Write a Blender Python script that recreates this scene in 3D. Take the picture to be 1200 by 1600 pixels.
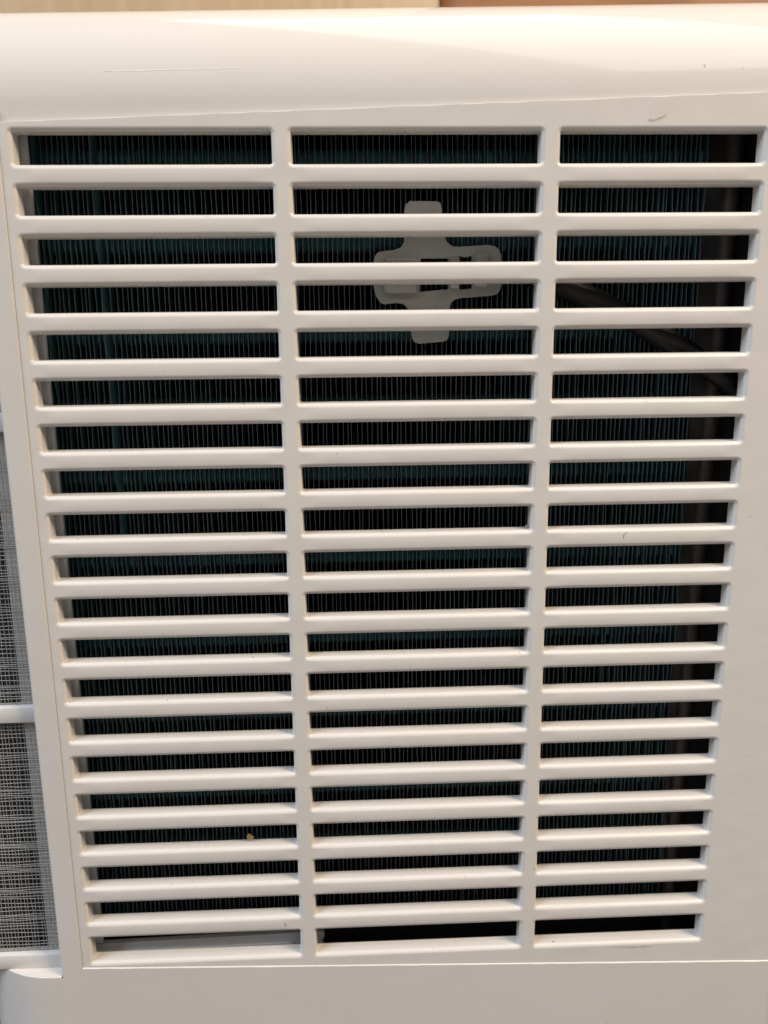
import bpy, bmesh, math, random
from mathutils import Vector, Matrix

# ---------------------------------------------------------------- setup
for o in list(bpy.data.objects): bpy.data.objects.remove(o)
S = bpy.context.scene
COL = S.collection
U = 0.013                      # metres per grille pitch; all lengths below are in pitches

# camera
cd = bpy.data.cameras.new('camera'); cam = bpy.data.objects.new('camera', cd); COL.objects.link(cam)
right = Vector((0.9990689, -0.0418530, -0.0104678))
down = Vector((-0.0191442, -0.2126480, -0.9769413))
fwd = Vector((0.0386619, 0.9762321, -0.2132513))
M = Matrix((right, -down, -fwd)).transposed().to_4x4()
M.translation = Vector((6.8985, -18.6080, -4.20996)) * U
cam.matrix_world = M
cd.sensor_fit = 'VERTICAL'; cd.sensor_height = 24.0; cd.lens = 24.0 * 1300 / 1600
cd.dof.use_dof = True; cd.dof.focus_distance = 0.252; cd.dof.aperture_fstop = 9.0
cd.clip_start = 0.01; cd.clip_end = 50
S.camera = cam
S.render.resolution_x = 768; S.render.resolution_y = 1024

# room light: even dim ambient
W = bpy.data.worlds.new('World'); S.world = W; W.use_nodes = True
bg = W.node_tree.nodes['Background']
bg.inputs[0].default_value = (0.96, 0.885, 0.84, 1); bg.inputs[1].default_value = 0.185

def area(name, loc, target, sx, sy, power, color, xdir=None):
    l = bpy.data.lights.new(name, 'AREA'); l.shape = 'RECTANGLE'; l.size = sx; l.size_y = sy
    l.energy = power; l.color = color
    o = bpy.data.objects.new(name, l); COL.objects.link(o)
    z = (Vector(loc) - Vector(target)).normalized()
    x = Vector(xdir) if xdir else Vector((0, 0, 1)).cross(z)
    x = (x - z * x.dot(z)).normalized(); y = z.cross(x)
    m = Matrix((x, y, z)).transposed().to_4x4(); m.translation = Vector(loc); o.matrix_world = m
    return o
# long ceiling light whose reflection is the pale wedge on the top cover
Hc = 1.6
ud = Vector((0.387, -0.922, 0)); vd = Vector((0.922, 0.387, 0))
cc = Vector((8 * U, 0.5 * U, 1.7 * U)) + Vector((0, 0, Hc)) + ud * (Hc * 0.05) + vd * (Hc * 0.21)
area('ceiling_light', cc, cc - Vector((0, 0, 1)), Hc * 2.80, Hc * 0.48, 24.0, (1.0, 0.935, 0.82), ud)
# cool window light from the left, warm room lamp from the right
area('window_light', (-1.45, -0.85, 1.45), (0.06, 0, -0.15), 1.0, 1.3, 42.0, (0.77, 0.86, 1.0))
area('room_lamp', (0.92, -0.50, 0.80), (0.16, 0, -0.04), 0.36, 0.36, 14.0, (1.0, 0.80, 0.59))

vs = S.view_settings
vs.view_transform = 'Standard'; vs.look = 'None'; vs.exposure = 0.0; vs.gamma = 1.0; vs.use_curve_mapping = False

# ---------------------------------------------------------------- materials
def new_mat(name):
    m = bpy.data.materials.new(name); m.use_nodes = True
    nt = m.node_tree; return m, nt, nt.nodes['Principled BSDF']

def N(nt, typ, **kw):
    n = nt.nodes.new(typ)
    for k, v in kw.items():
        if k in n.inputs: n.inputs[k].default_value = v
        else: setattr(n, k, v)
    return n

def math_node(nt, op, a, b=None, c=None):
    n = nt.nodes.new('ShaderNodeMath'); n.operation = op
    for i, v in enumerate((a, b, c)):
        if v is None: continue
        if hasattr(v, 'is_linked') or hasattr(v, 'links'): nt.links.new(v, n.inputs[i])
        else: n.inputs[i].default_value = v
    return n.outputs[0]

def plastic(name, col, rough, speck=1.0, bump=0.12, scratch=False):
    m, nt, b = new_mat(name); L = nt.links
    tc = N(nt, 'ShaderNodeTexCoord')
    mp = N(nt, 'ShaderNodeMapping'); mp.inputs['Scale'].default_value = (1 / U,) * 3
    L.new(tc.outputs['Object'], mp.inputs[0]); P = mp.outputs[0]
    # broad yellowing / handling marks
    n1 = N(nt, 'ShaderNodeTexNoise', Scale=0.35, Detail=4.0); L.new(P, n1.inputs['Vector'])
    mix = N(nt, 'ShaderNodeMix', data_type='RGBA')
    c2 = (col[0] * 0.965, col[1] * 0.955, col[2] * 0.925)
    mix.inputs[6].default_value = (*col, 1); mix.inputs[7].default_value = (*c2, 1)
    L.new(n1.outputs[0], mix.inputs[0])
    # dust specks: small broken marks in some of the voronoi cells
    wob = N(nt, 'ShaderNodeTexNoise', Scale=9.0, Detail=2.0); L.new(P, wob.inputs['Vector'])
    ad = N(nt, 'ShaderNodeVectorMath', operation='MULTIPLY_ADD')
    L.new(wob.outputs['Color'], ad.inputs[0]); ad.inputs[1].default_value = (0.09,) * 3; L.new(P, ad.inputs[2])
    masks = []
    for sc, rad, keep, off in ((0.9, 0.030, 0.22, 0.0), (2.3, 0.040, 0.17, 7.3)):
        sh = N(nt, 'ShaderNodeVectorMath', operation='ADD'); L.new(ad.outputs[0], sh.inputs[0]); sh.inputs[1].default_value = (off,) * 3
        v = N(nt, 'ShaderNodeTexVoronoi', Scale=sc); L.new(sh.outputs[0], v.inputs['Vector'])
        spot = math_node(nt, 'LESS_THAN', v.outputs['Distance'], rad)
        sep = N(nt, 'ShaderNodeSeparateColor'); L.new(v.outputs['Color'], sep.inputs[0])
        on = math_node(nt, 'LESS_THAN', sep.outputs[0], keep)
        masks.append(math_node(nt, 'MULTIPLY', math_node(nt, 'MULTIPLY', spot, on), math_node(nt, 'MULTIPLY_ADD', sep.outputs[1], 0.6, 0.4)))
    v = N(nt, 'ShaderNodeTexVoronoi', Scale=4.5); L.new(ad.outputs[0], v.inputs['Vector'])
    sep = N(nt, 'ShaderNodeSeparateColor'); L.new(v.outputs['Color'], sep.inputs[0])
    geo = N(nt, 'ShaderNodeNewGeometry'); sx = N(nt, 'ShaderNodeSeparateXYZ'); L.new(geo.outputs['Normal'], sx.inputs[0])
    up = math_node(nt, 'GREATER_THAN', sx.outputs[2], 0.75)       # dust settles on ledges
    d3 = math_node(nt, 'MULTIPLY', math_node(nt, 'LESS_THAN', v.outputs['Distance'], 0.085), math_node(nt, 'LESS_THAN', sep.outputs[0], 0.11))
    masks.append(math_node(nt, 'MULTIPLY', math_node(nt, 'MULTIPLY', d3, up), math_node(nt, 'MULTIPLY_ADD', sep.outputs[1], 0.6, 0.35)))
    mk = math_node(nt, 'MULTIPLY', math_node(nt, 'MAXIMUM', math_node(nt, 'MAXIMUM', masks[0], masks[1]), masks[2]), 0.85 * speck)
    mix2 = N(nt, 'ShaderNodeMix', data_type='RGBA'); L.new(mk, mix2.inputs[0])
    L.new(mix.outputs[2], mix2.inputs[6]); mix2.inputs[7].default_value = (0.09, 0.07, 0.05, 1)
    # fine smudges in the gloss
    n2 = N(nt, 'ShaderNodeTexNoise', Scale=1.6, Detail=6.0); L.new(P, n2.inputs['Vector'])
    mr = N(nt, 'ShaderNodeMapRange'); L.new(n2.outputs[0], mr.inputs[0])
    mr.inputs[1].default_value = 0.3; mr.inputs[2].default_value = 0.7
    mr.inputs[3].default_value = rough * 0.85; mr.inputs[4].default_value = rough * 1.2
    L.new(mr.outputs[0], b.inputs['Roughness'])
    L.new(mix2.outputs[2], b.inputs['Base Color'])
    b.inputs['IOR'].default_value = 1.5
    # moulding ripple + fine grain
    n3 = N(nt, 'ShaderNodeTexNoise', Scale=1.1, Detail=1.0); L.new(P, n3.inputs['Vector'])
    n4 = N(nt, 'ShaderNodeTexNoise', Scale=26.0, Detail=2.0); L.new(P, n4.inputs['Vector'])
    h = math_node(nt, 'MULTIPLY_ADD', n4.outputs[0], 0.012, n3.outputs[0])
    bp = N(nt, 'ShaderNodeBump', Strength=bump, Distance=0.12 * U); L.new(h, bp.inputs['Height'])
    L.new(bp.outputs[0], b.inputs['Normal'])
    return m

WHITE = (0.75, 0.725, 0.69)
MAT = {}
MAT['grille'] = plastic('grille_plastic', WHITE, 0.30, 1.0, 0.16)
MAT['cover'] = plastic('cover_plastic', (0.74, 0.72, 0.685), 0.085, 0.9, 0.012)
MAT['body'] = plastic('body_plastic', (0.735, 0.708, 0.675), 0.36, 0.5, 0.08)
MAT['filter'] = plastic('filter_plastic', (0.74, 0.74, 0.74), 0.4, 0.2, 0.08)
MAT['shaded'] = plastic('shaded_plastic', (0.62, 0.60, 0.56), 0.5, 0.3, 0.08)

def simple(name, col, rough, metal=0.0, noise=None, ior=1.5):
    m, nt, b = new_mat(name)
    b.inputs['Roughness'].default_value = rough; b.inputs['Metallic'].default_value = metal; b.inputs['IOR'].default_value = ior
    if noise:
        tc = N(nt, 'ShaderNodeTexCoord'); n = N(nt, 'ShaderNodeTexNoise', Scale=noise[0] / U, Detail=4.0)
        nt.links.new(tc.outputs['Object'], n.inputs['Vector'])
        mix = N(nt, 'ShaderNodeMix', data_type='RGBA')
        mix.inputs[6].default_value = (*col, 1); mix.inputs[7].default_value = (*noise[1], 1)
        nt.links.new(n.outputs[0], mix.inputs[0]); nt.links.new(mix.outputs[2], b.inputs['Base Color'])
    else: b.inputs['Base Color'].default_value = (*col, 1)
    return m
MAT['fin'] = simple('coated_fin', (0.046, 0.115, 0.138), 0.36, 0.0, (0.8, (0.064, 0.152, 0.175)))
MAT['fin_edge'] = simple('cut_aluminium', (0.37, 0.39, 0.39), 0.4, 0.3, (1.3, (0.25, 0.275, 0.28)))
MAT['tube'] = simple('coated_tube', (0.11, 0.35, 0.41), 0.22, 0.0, (2.5, (0.07, 0.24, 0.28)))
MAT['dark'] = simple('dark_interior', (0.018, 0.017, 0.016), 0.6, 0.0, (0.7, (0.010, 0.010, 0.010)))
MAT['plate'] = simple('dark_steel', (0.055, 0.052, 0.050), 0.35, 0.2, (0.5, (0.045, 0.045, 0.044)))
MAT['bend'] = simple('highlight_brown', (0.11, 0.085, 0.075), 0.42, 0.3, (0.5, (0.07, 0.062, 0.058)))  # highlight on the dark sheet metal, put into the colour
MAT['cable'] = simple('black_rubber', (0.008, 0.008, 0.008), 0.48, 0.0, (3.0, (0.014, 0.013, 0.012)))
MAT['thread'] = simple('nylon_thread', (0.27, 0.265, 0.25), 0.5, 0.0, (1.2, (0.40, 0.385, 0.36)))
MAT['lint'] = simple('dark_lint', (0.22, 0.195, 0.175), 0.8, 0.0, (6.0, (0.38, 0.34, 0.30)))
MAT['rub'] = simple('grey_rub', (0.30, 0.27, 0.24), 0.6, 0.0, (7.0, (0.50, 0.46, 0.42)))
MAT['scratch'] = simple('scuffed_plastic', (0.92, 0.90, 0.87), 0.6, 0.0, (5.0, (0.80, 0.78, 0.74)))
MAT['flake'] = simple('tan_flake', (0.30, 0.19, 0.08), 0.7, 0.0, (6.0, (0.45, 0.32, 0.14)))

m, nt, b = new_mat('translucent_nylon'); MAT['nylon'] = m
tc = N(nt, 'ShaderNodeTexCoord'); n = N(nt, 'ShaderNodeTexNoise', Scale=1.2 / U, Detail=3.0)
nt.links.new(tc.outputs['Object'], n.inputs['Vector'])
mix = N(nt, 'ShaderNodeMix', data_type='RGBA')
mix.inputs[6].default_value = (0.40, 0.40, 0.365, 1); mix.inputs[7].default_value = (0.47, 0.465, 0.43, 1)
nt.links.new(n.outputs[0], mix.inputs[0]); nt.links.new(mix.outputs[2], b.inputs['Base Color'])
b.inputs['Roughness'].default_value = 0.4
b.inputs['Subsurface Weight'].default_value = 0.3; b.inputs['Subsurface Scale'].default_value = 0.15 * U

def wood(name, c1, c2, scale):
    m, nt, b = new_mat(name); L = nt.links
    tc = N(nt, 'ShaderNodeTexCoord'); mp = N(nt, 'ShaderNodeMapping'); mp.inputs['Scale'].default_value = scale
    L.new(tc.outputs['Object'], mp.inputs[0])
    n = N(nt, 'ShaderNodeTexNoise', Scale=6.0, Detail=6.0, Distortion=0.6); L.new(mp.outputs[0], n.inputs['Vector'])
    r = N(nt, 'ShaderNodeValToRGB'); r.color_ramp.elements[0].position = 0.32; r.color_ramp.elements[1].position = 0.68
    r.color_ramp.elements[0].color = (*c1, 1); r.color_ramp.elements[1].color = (*c2, 1)
    L.new(n.outputs[0], r.inputs[0]); L.new(r.outputs[0], b.inputs['Base Color'])
    b.inputs['Roughness'].default_value = 0.45
    return m
MAT['pale_wood'] = wood('pale_wood', (0.50, 0.36, 0.21), (0.60, 0.45, 0.28), (14, 14, 1.2))
MAT['brown_wood'] = wood('brown_wood', (0.26, 0.11, 0.04), (0.40, 0.19, 0.08), (2.0, 14, 16))

# ---------------------------------------------------------------- helpers
def link(name, me, mats, parent=None):
    o = bpy.data.objects.new(name, me); COL.objects.link(o)
    for mt in (mats if isinstance(mats, (list, tuple)) else [mats]):
        if mt.name not in [q.name for q in me.materials if q]: me.materials.append(mt)
    if parent: o.parent = parent
    return o

class MB:
    """vertex / face collector in pitch units, with optional explicit normals"""
    def __init__(s): s.v = []; s.f = []; s.n = []; s.mi = []
    def vert(s, p, n=None): s.v.append(Vector(p) * U); s.n.append(n); return len(s.v) - 1
    def face(s, ids, mi=0): s.f.append(tuple(ids)); s.mi.append(mi)
    def poly(s, pts, n=None, mi=0): s.face([s.vert(p, n) for p in pts], mi)
    def strip(s, a, b, na=None, nb=None, mi=0):
        """quads between two polylines; na / nb per-point normals"""
        ia = [s.vert(p, na[i] if na else None) for i, p in enumerate(a)]
        ib = [s.vert(p, nb[i] if nb else None) for i, p in enumerate(b)]
        for i in range(len(a) - 1): s.face((ia[i], ia[i + 1], ib[i + 1], ib[i]), mi)
    def build(s, name, mats, parent=None, custom=False, smooth=False):
        me = bpy.data.meshes.new(name); me.from_pydata(s.v, [], s.f)
        for i, p in enumerate(me.polygons):
            p.material_index = s.mi[i]; p.use_smooth = custom or smooth
        me.update()
        if custom:
            # make winding agree with the given normals, then set them
            flip = []
            for p in me.polygons:
                a = Vector((0, 0, 0))
                for vi in p.vertices:
                    if s.n[vi] is not None: a += Vector(s.n[vi])
                if a.dot(p.normal) < 0: flip.append(p.index)
            if flip:
                bm = bmesh.new(); bm.from_mesh(me); bm.faces.ensure_lookup_table()
                bmesh.ops.reverse_faces(bm, faces=[bm.faces[i] for i in flip]); bm.to_mesh(me); bm.free(); me.update()
            me.normals_split_custom_set_from_vertices([Vector(q).normalized() if q is not None else Vector((0, 0, 0)) for q in s.n])
        return link(name, me, mats, parent)

def box_bm(lo, hi, bevel=0.0, seg=2):
    bm = bmesh.new()
    bmesh.ops.create_cube(bm, size=1.0)
    for v in bm.verts:
        for k in range(3): v.co[k] = (lo[k] + (v.co[k] + 0.5) * (hi[k] - lo[k])) * U
    if bevel: bmesh.ops.bevel(bm, geom=bm.edges[:], offset=bevel * U, segments=seg, profile=0.5, affect='EDGES')
    return bm
def bm_obj(name, bm, mat, parent=None, smooth=True):
    me = bpy.data.meshes.new(name); bm.to_mesh(me); bm.free()
    if smooth:
        for p in me.polygons: p.use_smooth = True
        me.set_sharp_from_angle(angle=math.radians(35))
    return link(name, me, mat, parent)
def box(name, lo, hi, mat, parent=None, bevel=0.03): return bm_obj(name, box_bm(lo, hi, bevel), mat, parent)

def empty(name, loc, label, cat, group=None):
    o = bpy.data.objects.new(name, None); COL.objects.link(o); o.location = Vector(loc) * U
    o.empty_display_size = 0.02
    o['label'] = label; o['category'] = cat
    if group: o['group'] = group
    return o
def tag(o, label, cat, group=None):
    o['label'] = label; o['category'] = cat
    if group: o['group'] = group
    return o

FN = (0, -1, 0)
def seam_top(x): return 0.042 + 0.0357 * (x + 0.13)
def seam_bot(x): return -20.04 - 0.0335 * (x + 0.22)

# ---------------------------------------------------------------- the unit
AC = empty('air_conditioner', (0, 0, 0), 'white plastic portable air conditioner seen close up, slotted grille over its cooling coil', 'air conditioner')

# ---- top cover: slightly tilted rolled edge
def top_cover():
    r, y0, z0, sl = 2.36, 0.07, 0.38, 0.016
    prof = [((y0, -0.012), (-1, 0)), ((y0, z0), (-1, 0))]
    n = 40
    for i in range(1, n + 1):
        a = math.radians(88) * i / n
        prof.append(((y0 + r - r * math.cos(a), z0 + r * math.sin(a)), (-math.cos(a), math.sin(a))))
    ye, ze = prof[-1][0]
    prof.append(((22, ze + 0.1), (0, 1))); 
    mb = MB(); xs = [-9 + 33 * k / 12 for k in range(13)]
    for j in range(len(prof) - 1):
        (p, pn), (q, qn) = prof[j], prof[j + 1]
        a = [(x, p[0], p[1] + sl * x) for x in xs]; b_ = [(x, q[0], q[1] + sl * x) for x in xs]
        mb.strip(a, b_, [(0, pn[0], pn[1])] * 13, [(0, qn[0], qn[1])] * 13)
    return mb.build('top_cover', MAT['cover'], AC, custom=True)
cover = top_cover()
# long pale scratch on the cover
def cover_point(px, z_, lift=0.0):
    r, y0, z0 = 2.36, 0.07, 0.38 + 0.016 * px
    s = max(-1, min(1, (z_ - z0) / r)); a = math.asin(s)
    return (px, y0 + r - (r + lift) * math.cos(a), z0 + (r + lift) * math.sin(a))
mb = MB(); rnd = random.Random(4)
pts = []
for i in range(31):
    t = i / 30; x = 2.03 + t * 2.73; z_ = 1.02 + 0.07 * t + rnd.uniform(-.004, .004)
    w = 0.013 * (0.45 + 0.55 * rnd.random()) * (1 if 0.04 < t < 0.97 else 0.4)
    pts.append((cover_point(x, z_ - w, 0.002), cover_point(x, z_, 0.0045), cover_point(x, z_ + w, 0.002)))
for i in range(30):
    mb.poly([pts[i][0], pts[i][1], pts[i + 1][1], pts[i + 1][0]][::-1]); mb.poly([pts[i][1], pts[i][2], pts[i + 1][2], pts[i + 1][1]][::-1])
sc = mb.build('scratch', MAT['scratch'], cover)

# ---- housing: lower panel with the rounded left corner and the narrow post beside the grille
def housing():
    mb = MB(); yb = -0.03; R = 2.3; xc = -1.0
    # plan profile of the lower panel, left to right
    prof = []
    for i in range(0, 17):
        a = math.radians(85) * (1 - i / 16)
        prof.append(((xc - R * math.sin(a), yb + R - R * math.cos(a)), (-math.sin(a), -math.cos(a))))
    prof += [((-0.74, yb), (0, -1)), ((-0.2, yb), (0, -1))]
    for k in range(1, 97): prof.append(((-0.2 + 17.92 * k / 96, yb), (0, -1)))
    rr = 0.27; x1 = 17.72
    for i in range(1, 9):
        a = math.pi / 2 * i / 8
        prof.append(((x1 + rr * math.sin(a), yb + rr - rr * math.cos(a)), (math.sin(a), -math.cos(a))))
    prof.append(((x1 + rr, 4.0), (1, 0)))
    def burr(x): return 0.5 + 0.5 * math.sin(x * 7.3 + 2 * math.sin(x * 2.1)) * math.sin(x * 1.7 + 0.6)
    def ztop(x): return -20.3 if x < -0.21 else seam_bot(x) - 0.014 - 0.013 * burr(x)
    nl = [(n[0], n[1], 0) for _, n in prof]
    top = [(p[0], p[1], ztop(p[0])) for p, _ in prof]; bot = [(p[0], p[1], -30) for p, _ in prof]
    i0 = next(i for i, (p, _) in enumerate(prof) if p[0] > -0.21)
    mb.strip(top[:i0], bot[:i0], nl[:i0], nl[:i0])
    # post foot joins lower panel
    a = top[i0 - 1]; 
    mb.poly([(-0.74, yb, -20.3), (-0.2, yb, -20.3), (-0.2, yb, -30), (-0.74, yb, -30)], FN)
    mb.strip(top[i0:], bot[i0:], nl[i0:], nl[i0:])
    # chamfer under the grille seam (faces up, catches the light)
    ch = [(p[0], p[1] + 0.04, seam_bot(p[0]) - 0.003) for p, _ in prof[i0:]]
    cn = [(n[0] * .5, n[1] * .5, .86) for _, n in prof[i0:]]
    mb.strip(top[i0:], ch, cn, cn)
    bk = [(p[0], p[1] + 0.35, seam_bot(p[0]) - 0.003) for p, _ in prof[i0:]]
    mb.strip(ch, bk, [(0, 0, 1)] * len(ch), [(0, 0, 1)] * len(ch))
    # ledge below the filter, cut into the rounded corner
    led = [p for p, _ in prof[:i0]]; er = 0.03
    e0 = [(x, y, -20.3) for x, y in led]; e1 = [(x, y + er, -20.3 + er) for x, y in led]
    mb.strip(e0, e1, [(n[0], n[1], 0.3) for _, n in prof[:i0]], [(0, 0, 1)] * i0)
    mb.strip(e1, [(x, max(0.66, y + er + 0.02), -20.3 + er) for x, y in led], [(0, 0, 1)] * i0, [(0, 0, 1)] * i0)
    # post: left face, rounded left edge, front, chamfered right edge
    zt, zb = 0.3, -20.3
    rl = 0.07; col = []
    col.append(((-0.74, 1.4), (-1, 0))); 
    for i in range(0, 6):
        a = math.pi / 2 * (1 - i / 5)
        col.append(((-0.74 + rl - rl * math.sin(a), yb + rl - rl * math.cos(a)), (-math.sin(a), -math.cos(a))))
    col.append(((-0.225, yb), (0, -1)))
    def strip2(c):
        nn = [(n[0], n[1], 0) for _, n in c]
        mb.strip([(p[0], p[1], zt) for p, _ in c], [(p[0], p[1], zb) for p, _ in c], nn, nn)
    strip2(col)
    mb.poly([(-0.225, yb, -20.3), (-0.2, yb, -20.3), (-0.2, yb, -20.085), (-0.225, yb, -20.085)], FN)
    zb = -20.085
    strip2([((-0.225, yb), (0.6, -0.8)), ((-0.195, yb + 0.04), (0.6, -0.8))])
    strip2([((-0.195, yb + 0.04), (1, 0)), ((-0.195, 0.5), (1, 0))])
    return mb.build('housing', MAT['body'], AC, custom=True)
housing()

# ---- grille panel
GR = bpy.data.objects.new('grille_panel', None); COL.objects.link(GR); GR.parent = AC
HS = 0.115           # half height of a slat's flat face
HD = 0.100           # half width of a divider's flat face
RB, DEP, DRAFT = 0.105, 0.34, 0.012
RC, NC = 0.15, 6
CROWN = 0.0065; A0 = math.atan(2 * CROWN / HS)
FADE = (0.0, 0.08, 0.16, 0.26, 0.36, 0.48)          # the crown dies out towards the dividers and the frame
def fade_grid(x0, x1): return [x0 + RC + q for q in FADE] + [x1 - RC - q for q in reversed(FADE)]
def fade(x, x0, x1):
    t = max(0.0, min(1.0, (min(x - x0, x1 - x) - RC) / FADE[-1])); return t * t * (3 - 2 * t)
XL, XR = -0.05, 15.93
XD = (5.572, 11.248)
COLS = [(XL, XD[0] - HD), (XD[0] + HD, XD[1] - HD), (XD[1] + HD, XR)]
ROWS = [(-0.035 if r == 1 else -(r - 1) - HS, -20.03 if r == 20 else -r + HS) for r in range(1, 21)]

def loop_side(x0, x1, zt, zb, side):
    """front outline points of one side of an opening, with inward directions; corners are shared half and half"""
    cx = {'l': x0 + RC, 'r': x1 - RC}; cz = {'t': zt - RC, 'b': zb + RC}
    def arc(cxk, czk, a0, a1):
        out = []
        for i in range(NC // 2 + 1):
            a = math.radians(a0 + (a1 - a0) * i / (NC // 2))
            d = (math.cos(a), math.sin(a))
            out.append(((cx[cxk] + RC * d[0], cz[czk] + RC * d[1]), (-d[0], -d[1])))
        return out
    g = fade_grid(x0, x1)[1:-1]
    if side == 'b': return arc('l', 'b', 225, 270) + [((x, zb), (0, 1)) for x in g] + arc('r', 'b', 270, 315)
    if side == 't': return arc('r', 't', 45, 90) + [((x, zt), (0, -1)) for x in reversed(g)] + arc('l', 't', 90, 135)
    if side == 'r': return arc('r', 'b', 315, 360) + arc('r', 't', 0, 45)
    if side == 'l': return arc('l', 't', 135, 180) + arc('l', 'b', 180, 225)

def wall(mb, x0, x1, zt, zb, side, slivers, a0=0.0):
    pts = loop_side(x0, x1, zt, zb, side)
    rings = []
    for i in range(6):
        a = math.pi / 2 * i / 5
        rings.append((RB * math.sin(a), RB * (1 - math.cos(a)), a))
    rings.append((RB + DRAFT, DEP, math.pi / 2))
    def pos(k): return [(p[0] + d[0] * rings[k][0], rings[k][1], p[1] + d[1] * rings[k][0]) for p, d in pts]
    def nor(k):
        out = []
        for p, d in pts:
            c = a0 * fade(p[0], x0, x1) if a0 else 0.0
            a = rings[k][2]; a = c + a * (1 - c / (math.pi / 2))
            out.append((d[0] * math.sin(a), -math.cos(a), d[1] * math.sin(a)))
        return out
    for k in range(len(rings) - 1): mb.strip(pos(k), pos(k + 1), nor(k), nor(k + 1))
    if slivers:   # flat bits between the square corner and the arc
        z_ = zb if side == 'b' else zt
        for xx, ck, h in ((x0, 'l', None), (x1, 'r', None)):
            full = []
            rng = {('l', 'b'): (180, 270), ('r', 'b'): (270, 360), ('r', 't'): (0, 90), ('l', 't'): (90, 180)}[(ck, side)]
            cx = x0 + RC if ck == 'l' else x1 - RC; cz = zb + RC if side == 'b' else zt - RC
            for i in range(NC + 1):
                a = math.radians(rng[0] + (rng[1] - rng[0]) * i / NC)
                full.append((cx + RC * math.cos(a), 0, cz + RC * math.sin(a)))
            for i in range(NC): mb.poly([(xx, 0, z_), full[i], full[i + 1]], FN)

BN = (0, 1, 0)
def grid_rect(mb, x0, x1, z0, z1, y=0.0, n=FN):
    mb.poly([(x0, y, z0), (x1, y, z0), (x1, y, z1), (x0, y, z1)], n)

# slats
for k in range(1, 20):
    mb = MB(); zc = -k
    nst = 8                                            # slightly crowned face
    xf = [(XL, 0.0)]
    for (x0, x1) in COLS: xf += [(x, fade(x, x0, x1)) for x in fade_grid(x0, x1)]
    xf.append((XR, 0.0))
    def row(i):
        t = -1 + 2 * i / nst
        return [(x, -CROWN * f * (1 - t * t), zc + t * HS) for x, f in xf], [(0, -1, 2 * CROWN * f * t / HS) for x, f in xf]
    for i in range(nst):
        (pa, na), (pb, nb) = row(i), row(i + 1); mb.strip(pa, pb, na, nb)
    for (x0, x1) in COLS:
        zt, zb = ROWS[k - 1]; wall(mb, x0, x1, zt, zb, 'b', True, A0)
        zt, zb = ROWS[k]; wall(mb, x0, x1, zt, zb, 't', True, A0)
    e = HS + RB + DRAFT
    grid_rect(mb, XL, XR, zc - e, zc + e, DEP, BN)
    mb.build('slat', MAT['grille'], GR, custom=True)
# dividers
for j, xd in enumerate(XD):
    mb = MB()
    for r in range(20):
        zt, zb = ROWS[r]
        grid_rect(mb, xd - HD, xd + HD, zb, zt)
        wall(mb, COLS[j][0], COLS[j][1], zt, zb, 'r', False)
        wall(mb, COLS[j + 1][0], COLS[j + 1][1], zt, zb, 'l', False)
    e = HD + RB + DRAFT
    grid_rect(mb, xd - e, xd + e, -20.1, 0.05, DEP + 0.004, BN)
    mb.build('divider', MAT['grille'], GR, custom=True)
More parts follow.
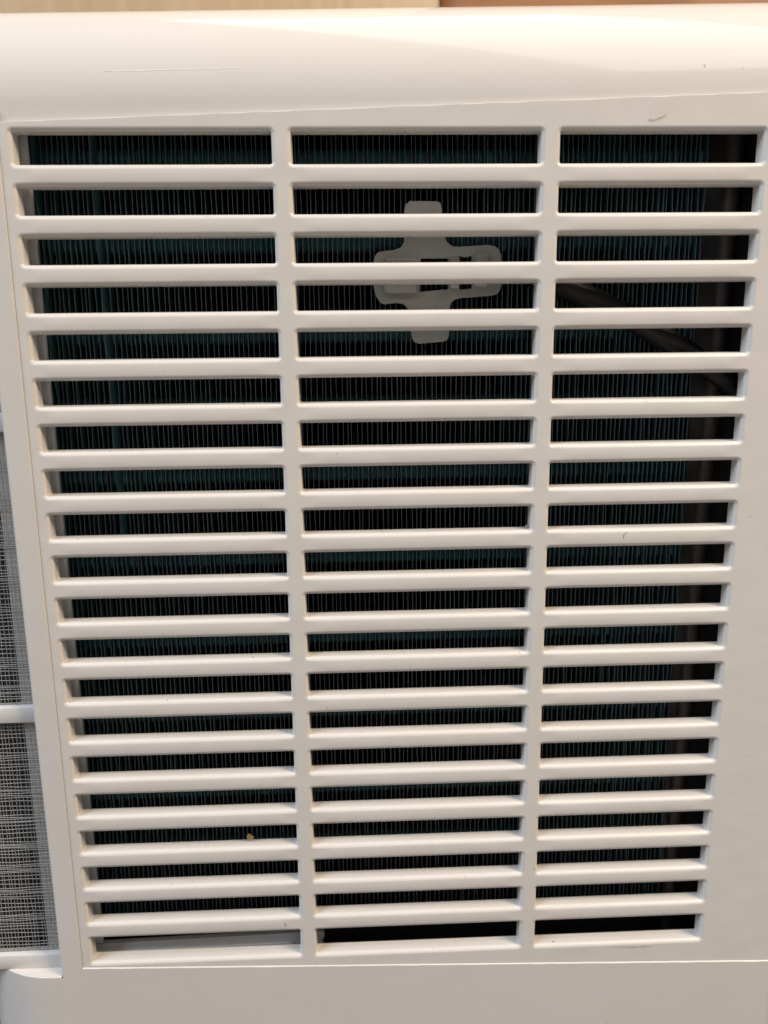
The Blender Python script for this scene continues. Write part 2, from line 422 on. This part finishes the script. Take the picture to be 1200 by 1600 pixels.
# frame round the slots
def frame():
    mb = MB(); xo = -0.188; c = 0.017; xe = 17.72
    st = lambda x: seam_top(x) - c + 0.004 * math.sin(x * 5.1 + 2 * math.sin(x * 1.3))
    nx = 81
    sb = lambda x: seam_bot(x) + 0.012
    mb.poly([(xo + (xe - xo) * k / 80, 0, st(xo + (xe - xo) * k / 80)) for k in range(81)] + [(XR, 0, ROWS[0][0]), (XL, 0, ROWS[0][0])], FN)
    mb.poly([(xo, 0, sb(xo)), (xe, 0, sb(xe)), (XR, 0, ROWS[19][1]), (XL, 0, ROWS[19][1])], FN)
    mb.poly([(xo, 0, st(xo)), (xo, 0, sb(xo)), (XL, 0, ROWS[19][1]), (XL, 0, ROWS[0][0])], FN)
    mb.poly([(xe, 0, st(xe)), (xe, 0, sb(xe)), (XR, 0, ROWS[19][1]), (XR, 0, ROWS[0][0])], FN)
    # top chamfer (pale seam line), right rounding, left return
    xs = [xo + (xe - xo) * k / (nx - 1) for k in range(nx)]
    cn = [(0, -0.55, 0.83)] * nx
    mb.strip([(x, 0, st(x)) for x in xs], [(x, 0.055, seam_top(x)) for x in xs], cn, cn)
    mb.strip([(x, 0.055, seam_top(x)) for x in xs], [(x, 0.4, seam_top(x)) for x in xs], [(0, 0, 1)] * nx, [(0, 0, 1)] * nx)
    mb.strip([(x, 0, sb(x)) for x in xs], [(x, 0.4, sb(x)) for x in xs], [(0, 0, -1)] * nx, [(0, 0, -1)] * nx)
    mb.poly([(xo, 0, st(xo)), (xo, 0, sb(xo)), (xo, 0.4, sb(xo)), (xo, 0.4, st(xo))], (-1, 0, 0))
    rr = 0.27; prev = None
    for i in range(9):
        a = math.pi / 2 * i / 8
        cur = ((xe + rr * math.sin(a), rr - rr * math.cos(a)), (math.sin(a), -math.cos(a), 0))
        if prev: mb.strip([(*prev[0], st(xe)), (*prev[0], sb(xe))], [(*cur[0], st(xe)), (*cur[0], sb(xe))], [prev[1]] * 2, [cur[1]] * 2)
        prev = cur
    mb.poly([(*prev[0], st(xe)), (*prev[0], sb(xe)), (prev[0][0], 4, sb(xe)), (prev[0][0], 4, st(xe))], (1, 0, 0))
    for (x0, x1) in COLS:
        wall(mb, x0, x1, *ROWS[0], 't', True); wall(mb, x0, x1, *ROWS[19], 'b', True)
    for r in range(20):
        wall(mb, *COLS[0], *ROWS[r], 'l', False); wall(mb, *COLS[2], *ROWS[r], 'r', False)
    # back of the frame
    e = RB + DRAFT
    grid_rect(mb, XL - 0.1, XR + 0.1, ROWS[0][0] - e, 0.03, DEP, BN)
    grid_rect(mb, XL - 0.1, XR + 0.1, -20.1, -20.0 + e, DEP, BN)
    grid_rect(mb, XL - 0.12, XL + e, -20.1, 0.03, DEP + 0.006, BN)
    grid_rect(mb, XR - e, 17.5, -20.5, 0.3, DEP + 0.006, BN)
    return mb.build('frame', MAT['grille'], GR, custom=True)
frame()

# ---- parts behind the grille; back, ceiling and side plates added to shut out light
box('inner_wall', (-0.35, 0.60, -19.86), (0.165, 0.74, 0.2), MAT['filter'], AC, 0.05)
box('back_light_block', (-0.6, 3.3, -24.5), (17.7, 3.4, 1.2), MAT['dark'], AC, 0.01)
box('top_light_block', (-0.6, 0.42, 0.42), (17.7, 3.29, 0.5), MAT['dark'], AC, 0.01)
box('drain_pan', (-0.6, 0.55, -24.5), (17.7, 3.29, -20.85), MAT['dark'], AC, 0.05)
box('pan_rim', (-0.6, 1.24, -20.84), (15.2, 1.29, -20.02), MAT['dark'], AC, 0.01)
box('side_light_block', (17.3, 0.4, -24), (17.4, 3.29, 0.41), MAT['dark'], AC, 0.01)
box('end_plate', (15.22, 1.5, -20.84), (17.29, 1.62, 0.41), MAT['plate'], AC, 0.02)
# raised bend on the end plate; brown colour and slant imitate a highlight
def bend():
    mb = MB(); n = 14
    def ring(xc, z_):
        return [(xc + 0.21 * math.cos(math.pi * i / n), 1.5 - 0.22 * math.sin(math.pi * i / n), z_) for i in range(n + 1)]
    mb.strip(ring(15.86, 0.40), ring(15.50, -20.84)); return mb.build('highlight_bend', MAT['bend'], AC, smooth=True)
bend()

# ---- evaporator coil
CO = bpy.data.objects.new('evaporator_coil', None); COL.objects.link(CO); CO.parent = AC
rnd = random.Random(11)
Y0, Y1 = 1.30, 2.9
PITCH = 0.1185; NF = 131; X0 = -0.28
NSEG = 26
lean = 0.0
for i in range(NF):
    mb = MB(); x = X0 + i * PITCH + rnd.gauss(0, 0.0025)
    th = 0.0092
    amp = 0.007 if i > 16 else 0.022
    if i > 113: amp = 0.022
    ph = [rnd.uniform(0, 6.28) for _ in range(4)]
    kinks = {rnd.randint(1, NSEG - 1): rnd.uniform(-0.03, 0.03) for _ in range(rnd.choice((0, 1, 1, 2)))}
    pts = []
    folded = i in (2, 3, 14)
    for s in range(NSEG + 1):
        z_ = 0.40 - 20.4 * s / NSEG
        dx = amp * (math.sin(z_ * 0.9 + ph[0]) * .5 + math.sin(z_ * 2.3 + ph[1]) * .4 + math.sin(z_ * 0.35 + ph[2]) * .5) + kinks.get(s, 0)
        tw = 0.02 * math.sin(z_ * 0.7 + ph[3])
        if i == 14 and z_ > -9.6: tw = -0.115
        if i in (2, 3) and (abs(z_ + 4.4) < 1.3 or z_ > -1.2): tw = -0.09
        pts.append((x + dx, z_, tw))
    # section: front corners (first 0.22 of depth can be bent by tw), then straight back
    def sec(p):
        xx, z_, tw = p
        xb = xx - 0.0
        return [(xb + th / 2, Y1, z_), (xb + th / 2, Y0 + 0.22, z_), (xx + tw + th / 2, Y0, z_), (xx + tw - th / 2, Y0, z_), (xb - th / 2, Y0 + 0.22, z_), (xb - th / 2, Y1, z_)]
    ids = [[mb.vert(q) for q in sec(p)] for p in pts]
    for s in range(NSEG):
        a, b_ = ids[s], ids[s + 1]
        for e in range(5): mb.face((a[e], a[e + 1], b_[e + 1], b_[e]), 1 if e == 2 else 0)
    mb.build('fin', [MAT['fin'], MAT['fin_edge']], CO)
# refrigerant tubes running through the fins, with flared collars
for z_ in (-0.36, -2.22, -4.28, -5.95, -7.62, -9.73, -11.85, -13.9, -16.1, -17.7, -19.1):
    mb = MB(); n = 12
    xs = []
    rr = 0.20
    xk = -0.35
    while xk < 15.2:
        xs += [(xk, rr), (xk + PITCH * 0.45, rr), (xk + PITCH * 0.8, rr + 0.05)]; xk += PITCH
    prev = None
    for xx, r_ in xs:
        cur = [mb.vert((xx, 1.74 - r_ * math.cos(math.pi * (q / n - 0.5)), z_ + r_ * math.sin(math.pi * (q / n - 0.5)))) for q in range(n + 1)]
        if prev:
            for q in range(n): mb.face((prev[q], cur[q], cur[q + 1], prev[q + 1]))
        prev = cur
    mb.build('tube', MAT['tube'], CO, smooth=True)

# ---- pale strip lying low behind the bottom left slot
def extrude_outline(name, pts, y0, y1, mat, parent, bev=0.02):
    bm = bmesh.new(); f = bm.faces.new([bm.verts.new((x * U, y1 * U, z_ * U)) for x, z_ in pts])
    g = bmesh.ops.extrude_face_region(bm, geom=[f])
    for v in g['geom']:
        if isinstance(v, bmesh.types.BMVert): v.co.y = y0 * U
    bmesh.ops.recalc_face_normals(bm, faces=bm.faces[:])
    o = bm_obj(name, bm, mat, parent)
    m_ = o.modifiers.new('edge', 'BEVEL'); m_.width = bev * U; m_.segments = 2; m_.limit_method = 'ANGLE'; m_.angle_limit = math.radians(50)
    return o
SST = extrude_outline('sealing_strip', [(-0.3, -19.90), (5.80, -19.765), (5.90, -19.785), (5.95, -19.85), (5.955, -19.94), (5.90, -20.01), (5.885, -20.08), (5.92, -20.17), (5.92, -20.7), (-0.3, -20.7)], 0.625, 0.80, MAT['filter'], AC)
extrude_outline('ridge', [(-0.3, -20.06), (5.0, -19.98), (5.12, -20.03), (5.16, -20.10), (5.16, -20.7), (-0.3, -20.7)], 0.54, 0.623, MAT['filter'], SST, 0.025)

# ---------------------------------------------------------------- cable clip (nylon cross)
ox, oy, oz = 8.9, 1.2, -2.95
CL = empty('cable_clip', (ox, oy, oz), 'translucent whitish nylon cable clip, cross shaped, behind the middle slots', 'clip')
outline = [(8.34, -1.37), (8.95, -1.38), (9.03, -1.42), (9.06, -1.55), (9.08, -1.9), (9.12, -2.12), (9.19, -2.27), (9.30, -2.35), (9.45, -2.365), (10.12, -2.325), (10.27, -2.35), (10.38, -2.43), (10.43, -2.56),
           (10.445, -3.22), (10.41, -3.34), (10.33, -3.43), (10.21, -3.455), (9.50, -3.50), (9.37, -3.53), (9.28, -3.61), (9.245, -3.75), (9.245, -4.33), (9.21, -4.42), (9.12, -4.485), (8.55, -4.525), (8.44, -4.49), (8.38, -4.40),
           (8.35, -4.25), (8.31, -3.85), (8.27, -3.71), (8.17, -3.62), (8.02, -3.595), (7.74, -3.63), (7.64, -3.58), (7.56, -3.46), (7.50, -3.27), (7.485, -2.72), (7.52, -2.58), (7.60, -2.48), (7.72, -2.45), (7.98, -2.425), (8.13, -2.37), (8.20, -2.25), (8.205, -1.60), (8.23, -1.46)]
holes = [[(8.58, -2.62), (9.22, -2.62), (9.22, -3.30), (8.56, -3.35)], [(9.47, -2.56), (9.56, -2.60), (9.66, -2.60), (9.75, -2.56), (9.76, -3.29), (9.47, -3.31)]]
def clip_plate():
    bm = bmesh.new()
    edges = []
    for loop in [outline] + holes:
        vv = [bm.verts.new(((x - ox) * U, 0, (z_ - oz) * U)) for x, z_ in loop]
        for i in range(len(vv)): edges.append(bm.edges.new((vv[i], vv[(i + 1) % len(vv)])))
    bmesh.ops.triangle_fill(bm, use_beauty=True, use_dissolve=False, edges=edges)
    g = bmesh.ops.extrude_face_region(bm, geom=bm.faces[:])
    for v in g['geom']:
        if isinstance(v, bmesh.types.BMVert): v.co.y -= 0.09 * U
    bmesh.ops.recalc_face_normals(bm, faces=bm.faces[:])
    o = bm_obj('plate', bm, MAT['nylon'], CL); 
    bv = o.modifiers.new('edge', 'BEVEL'); bv.width = 0.02 * U; bv.segments = 2; bv.limit_method = 'ANGLE'; bv.angle_limit = math.radians(50)
    return o
clip_plate()
def clip_bit(name, lo, hi, bev):
    lo = (lo[0] - ox, lo[1] - oy, lo[2] - oz); hi = (hi[0] - ox, hi[1] - oy, hi[2] - oz)
    return box(name, lo, hi, MAT['nylon'], CL, bev)
clip_bit('latch_tongue', (7.72, 0.96, -3.40), (8.50, 1.115, -2.60), 0.08)
clip_bit('post', (9.23, 0.86, -3.30), (9.44, 1.115, -2.56), 0.05)
clip_bit('latch_hook', (9.80, 0.90, -3.28), (10.12, 1.115, -2.52), 0.07)

# ---------------------------------------------------------------- cable
def tube_mesh(name, pts, rad, mat, n=16):
    bm = bmesh.new(); P = [Vector(p) for p in pts]
    # catmull-rom resample
    Q = []
    for i in range(len(P) - 1):
        p0, p1, p2, p3 = P[max(i - 1, 0)], P[i], P[i + 1], P[min(i + 2, len(P) - 1)]
        for k in range(8):
            t = k / 8
            Q.append(0.5 * ((2 * p1) + (p2 - p0) * t + (2 * p0 - 5 * p1 + 4 * p2 - p3) * t * t + (3 * p1 - p0 - 3 * p2 + p3) * t ** 3))
    Q.append(P[-1]); prev = None
    org = Q[0]
    for i, q in enumerate(Q):
        d = (Q[min(i + 1, len(Q) - 1)] - Q[max(i - 1, 0)]).normalized()
        a = d.cross(Vector((0, 1, 0.01))).normalized(); b_ = d.cross(a)
        ring = [bm.verts.new((q - org + (a * math.cos(6.2832 * k / n) + b_ * math.sin(6.2832 * k / n)) * rad) * U) for k in range(n)]
        if prev:
            for k in range(n): bm.faces.new((prev[k], prev[(k + 1) % n], ring[(k + 1) % n], ring[k]))
        else: bm.faces.new(ring)
        prev = ring
    bm.faces.new(prev); bmesh.ops.recalc_face_normals(bm, faces=bm.faces[:])
    o = bm_obj(name, bm, mat); o.location = org * U
    return o
cab = tube_mesh('cable', [(11.0, 1.55, -2.95), (11.5, 1.15, -3.1), (12.1, 0.93, -3.36), (13.5, 0.9, -4.03), (14.8, 0.9, -4.78), (16.2, 0.9, -5.72), (17.2, 0.95, -6.5)], 0.27, MAT['cable'])
tag(cab, 'thick black cable slanting down to the right behind the right-hand slots', 'cable')

# ---------------------------------------------------------------- dust filter to the left
FI = empty('dust_filter', (-0.9, 0.34, -20.3), 'white framed mesh dust filter set back at the left of the grille', 'filter')
def fbox(name, lo, hi, bev=0.03, mat='filter'):
    off = (-0.9, 0.34, -20.3)
    return box(name, tuple(lo[i] - off[i] for i in range(3)), tuple(hi[i] - off[i] for i in range(3)), MAT[mat], FI, bev)
for zt in (-5.93, -12.98, -19.86):
    fbox('crossbar', (-5.0, 0.30, zt - 0.42), (-0.68, 0.62, zt), 0.05)
fbox('stile', (-1.22, 0.52, -20.25), (-0.66, 0.70, 0.2), 0.03, 'shaded')  # shadow on the stile put into a darker plastic than the crossbars
# woven netting: irregular threads
mb = MB(); rnd = random.Random(5)
off = Vector((-0.9, 0.34, -20.3))
def ribbon(pts, r):
    ids = []
    for k, p in enumerate(pts):
        q = Vector(p) - off; d = (Vector(pts[min(k + 1, len(pts) - 1)]) - Vector(pts[max(k - 1, 0)])).normalized()
        a = d.cross(Vector((0, 1, 0))).normalized()
        ids.append([mb.vert(q + a * r), mb.vert(q + Vector((0, -r, 0))), mb.vert(q - a * r), mb.vert(q + Vector((0, r, 0)))])
    for k in range(len(ids) - 1):
        for e in range(4): mb.face((ids[k][e], ids[k][(e + 1) % 4], ids[k + 1][(e + 1) % 4], ids[k + 1][e]))
x = -3.6; k = 0
while x < -0.70:
    ph = rnd.uniform(0, 6); yy = 0.45 + 0.008 * (k % 2)
    ribbon([(x + 0.011 * math.sin(s * 0.8 + ph) + rnd.gauss(0, 0.004), yy, -4 - 16.2 * s / 60) for s in range(61)], 0.0085)
    x += 0.083 + rnd.gauss(0, 0.009); k += 1
z_ = -4.0
while z_ > -20.0:
    ph = rnd.uniform(0, 6)
    ribbon([(-3.8 + 3.1 * s / 8, 0.453 + rnd.uniform(-.006, .006), z_ + 0.013 * math.sin(s * 1.3 + ph)) for s in range(9)], 0.0095)
    z_ -= max(0.03, 0.092 + 0.036 * math.sin(z_ * 8.0 + 1.5 * math.sin(z_ * 1.1)) + rnd.gauss(0, 0.014))
net = mb.build('netting', MAT['thread'], FI); net['kind'] = 'stuff'
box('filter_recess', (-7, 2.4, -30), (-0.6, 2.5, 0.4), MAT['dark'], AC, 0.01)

# ---------------------------------------------------------------- loose flakes lying on slats
def flake(loc, size, seed, label):
    rnd = random.Random(seed); bm = bmesh.new(); n = 7
    top, bot = [], []
    for i in range(n):
        a = 6.2832 * i / n; r_ = size * rnd.uniform(0.55, 1.0)
        p = Vector((r_ * math.cos(a) * 0.7, -0.3 * r_ * math.sin(a), r_ * math.sin(a)))
        top.append(bm.verts.new((p + Vector((0, -0.015, 0.01 * rnd.random()))) * U)); bot.append(bm.verts.new(p * U))
    bm.faces.new(top); bm.faces.new(bot[::-1])
    for i in range(n): bm.faces.new((top[i], bot[i], bot[(i + 1) % n], top[(i + 1) % n]))
    bmesh.ops.recalc_face_normals(bm, faces=bm.faces[:])
    o = bm_obj('dust_flake', bm, MAT['flake'], None, False); o.location = Vector(loc) * U
    tag(o, label, 'flake', 'flakes caught on the slats'); return o
flake((4.19, 0.22, -16.62), 0.15, 2, 'largest tan flake, standing on a lower slat of the left column')
flake((11.96, 0.12, -19.94), 0.07, 3, 'small tan flake on the bottom ledge just right of the right divider')
flake((4.55, 0.10, -5.78), 0.045, 5, 'tiny brown flake on a slat high in the left column')

# fibres and a crumb, plus a dark rub mark below the last slot
fb = tube_mesh('lint_fibre', [(13.30, -0.012, 0.075), (13.42, -0.02, 0.065), (13.53, -0.014, 0.105), (13.58, -0.010, 0.115), (13.66, -0.022, 0.185)], 0.0045, MAT['lint'], 6)
tag(fb, 'short dark lint fibre stuck on the frame above the top right slot', 'lint')
fb = tube_mesh('lint_fibre', [(13.22, -0.008, -9.02), (13.225, -0.012, -8.95), (13.25, -0.012, -8.90), (13.31, 0.0, -8.87)], 0.0045, MAT['lint'], 6)
tag(fb, 'short dark lint fibre curled on a slat halfway down the right column', 'lint')
fb = tube_mesh('lint_fibre', [(5.0, -0.008, -19.045), (5.005, -0.012, -18.99), (4.99, -0.012, -18.95)], 0.006, MAT['lint'], 6)
tag(fb, 'tiny dark lint fibre on the lowest slat left of the left divider', 'lint')
cr = box('crumb', (-0.045, -0.05, -0.02), (0.05, 0.05, 0.035), MAT['lint'], None, 0.012)
cr.location = Vector((11.005, 0.22, -8.752)) * U; cr.rotation_euler = (0.2, 0.5, 0.4)
tag(cr, 'black crumb in a slot corner left of the right divider, mid height', 'crumb')
mb = MB(); rnd = random.Random(9); up_, lo_ = [], []
for i in range(25):
    t = i / 24; x = 13.45 + 1.1 * t; zc = -20.062 - 0.035 * t + 0.010 * math.sin(9 * t)
    w = 0.013 * (0.25 + rnd.random()) * (0.4 + 0.9 * math.exp(-((t - 0.6) / 0.25) ** 2))
    up_.append((x, -0.0035, zc + w)); lo_.append((x, -0.0035, zc - w))
mb.strip(up_, lo_); mb.build('rub_mark', MAT['rub'], GR)

# ---------------------------------------------------------------- wood behind the unit
def board(name, lo, hi, mat, label):
    c = Vector(((lo[0] + hi[0]) / 2, lo[1], lo[2]))
    o = box(name, tuple(lo[i] - c[i] for i in range(3)), tuple(hi[i] - c[i] for i in range(3)), MAT[mat], None, 0.1)
    o.location = c * U; tag(o, label, 'wood panel'); return o
board('wooden_panel', (-70, 45, -60), (13.6, 47, 90), 'pale_wood', 'pale wood panel with upright grain behind the top edge, left')
board('wooden_panel', (13.9, 46, -60), (110, 48, 90), 'brown_wood', 'darker brown wood panel behind the top edge, right')
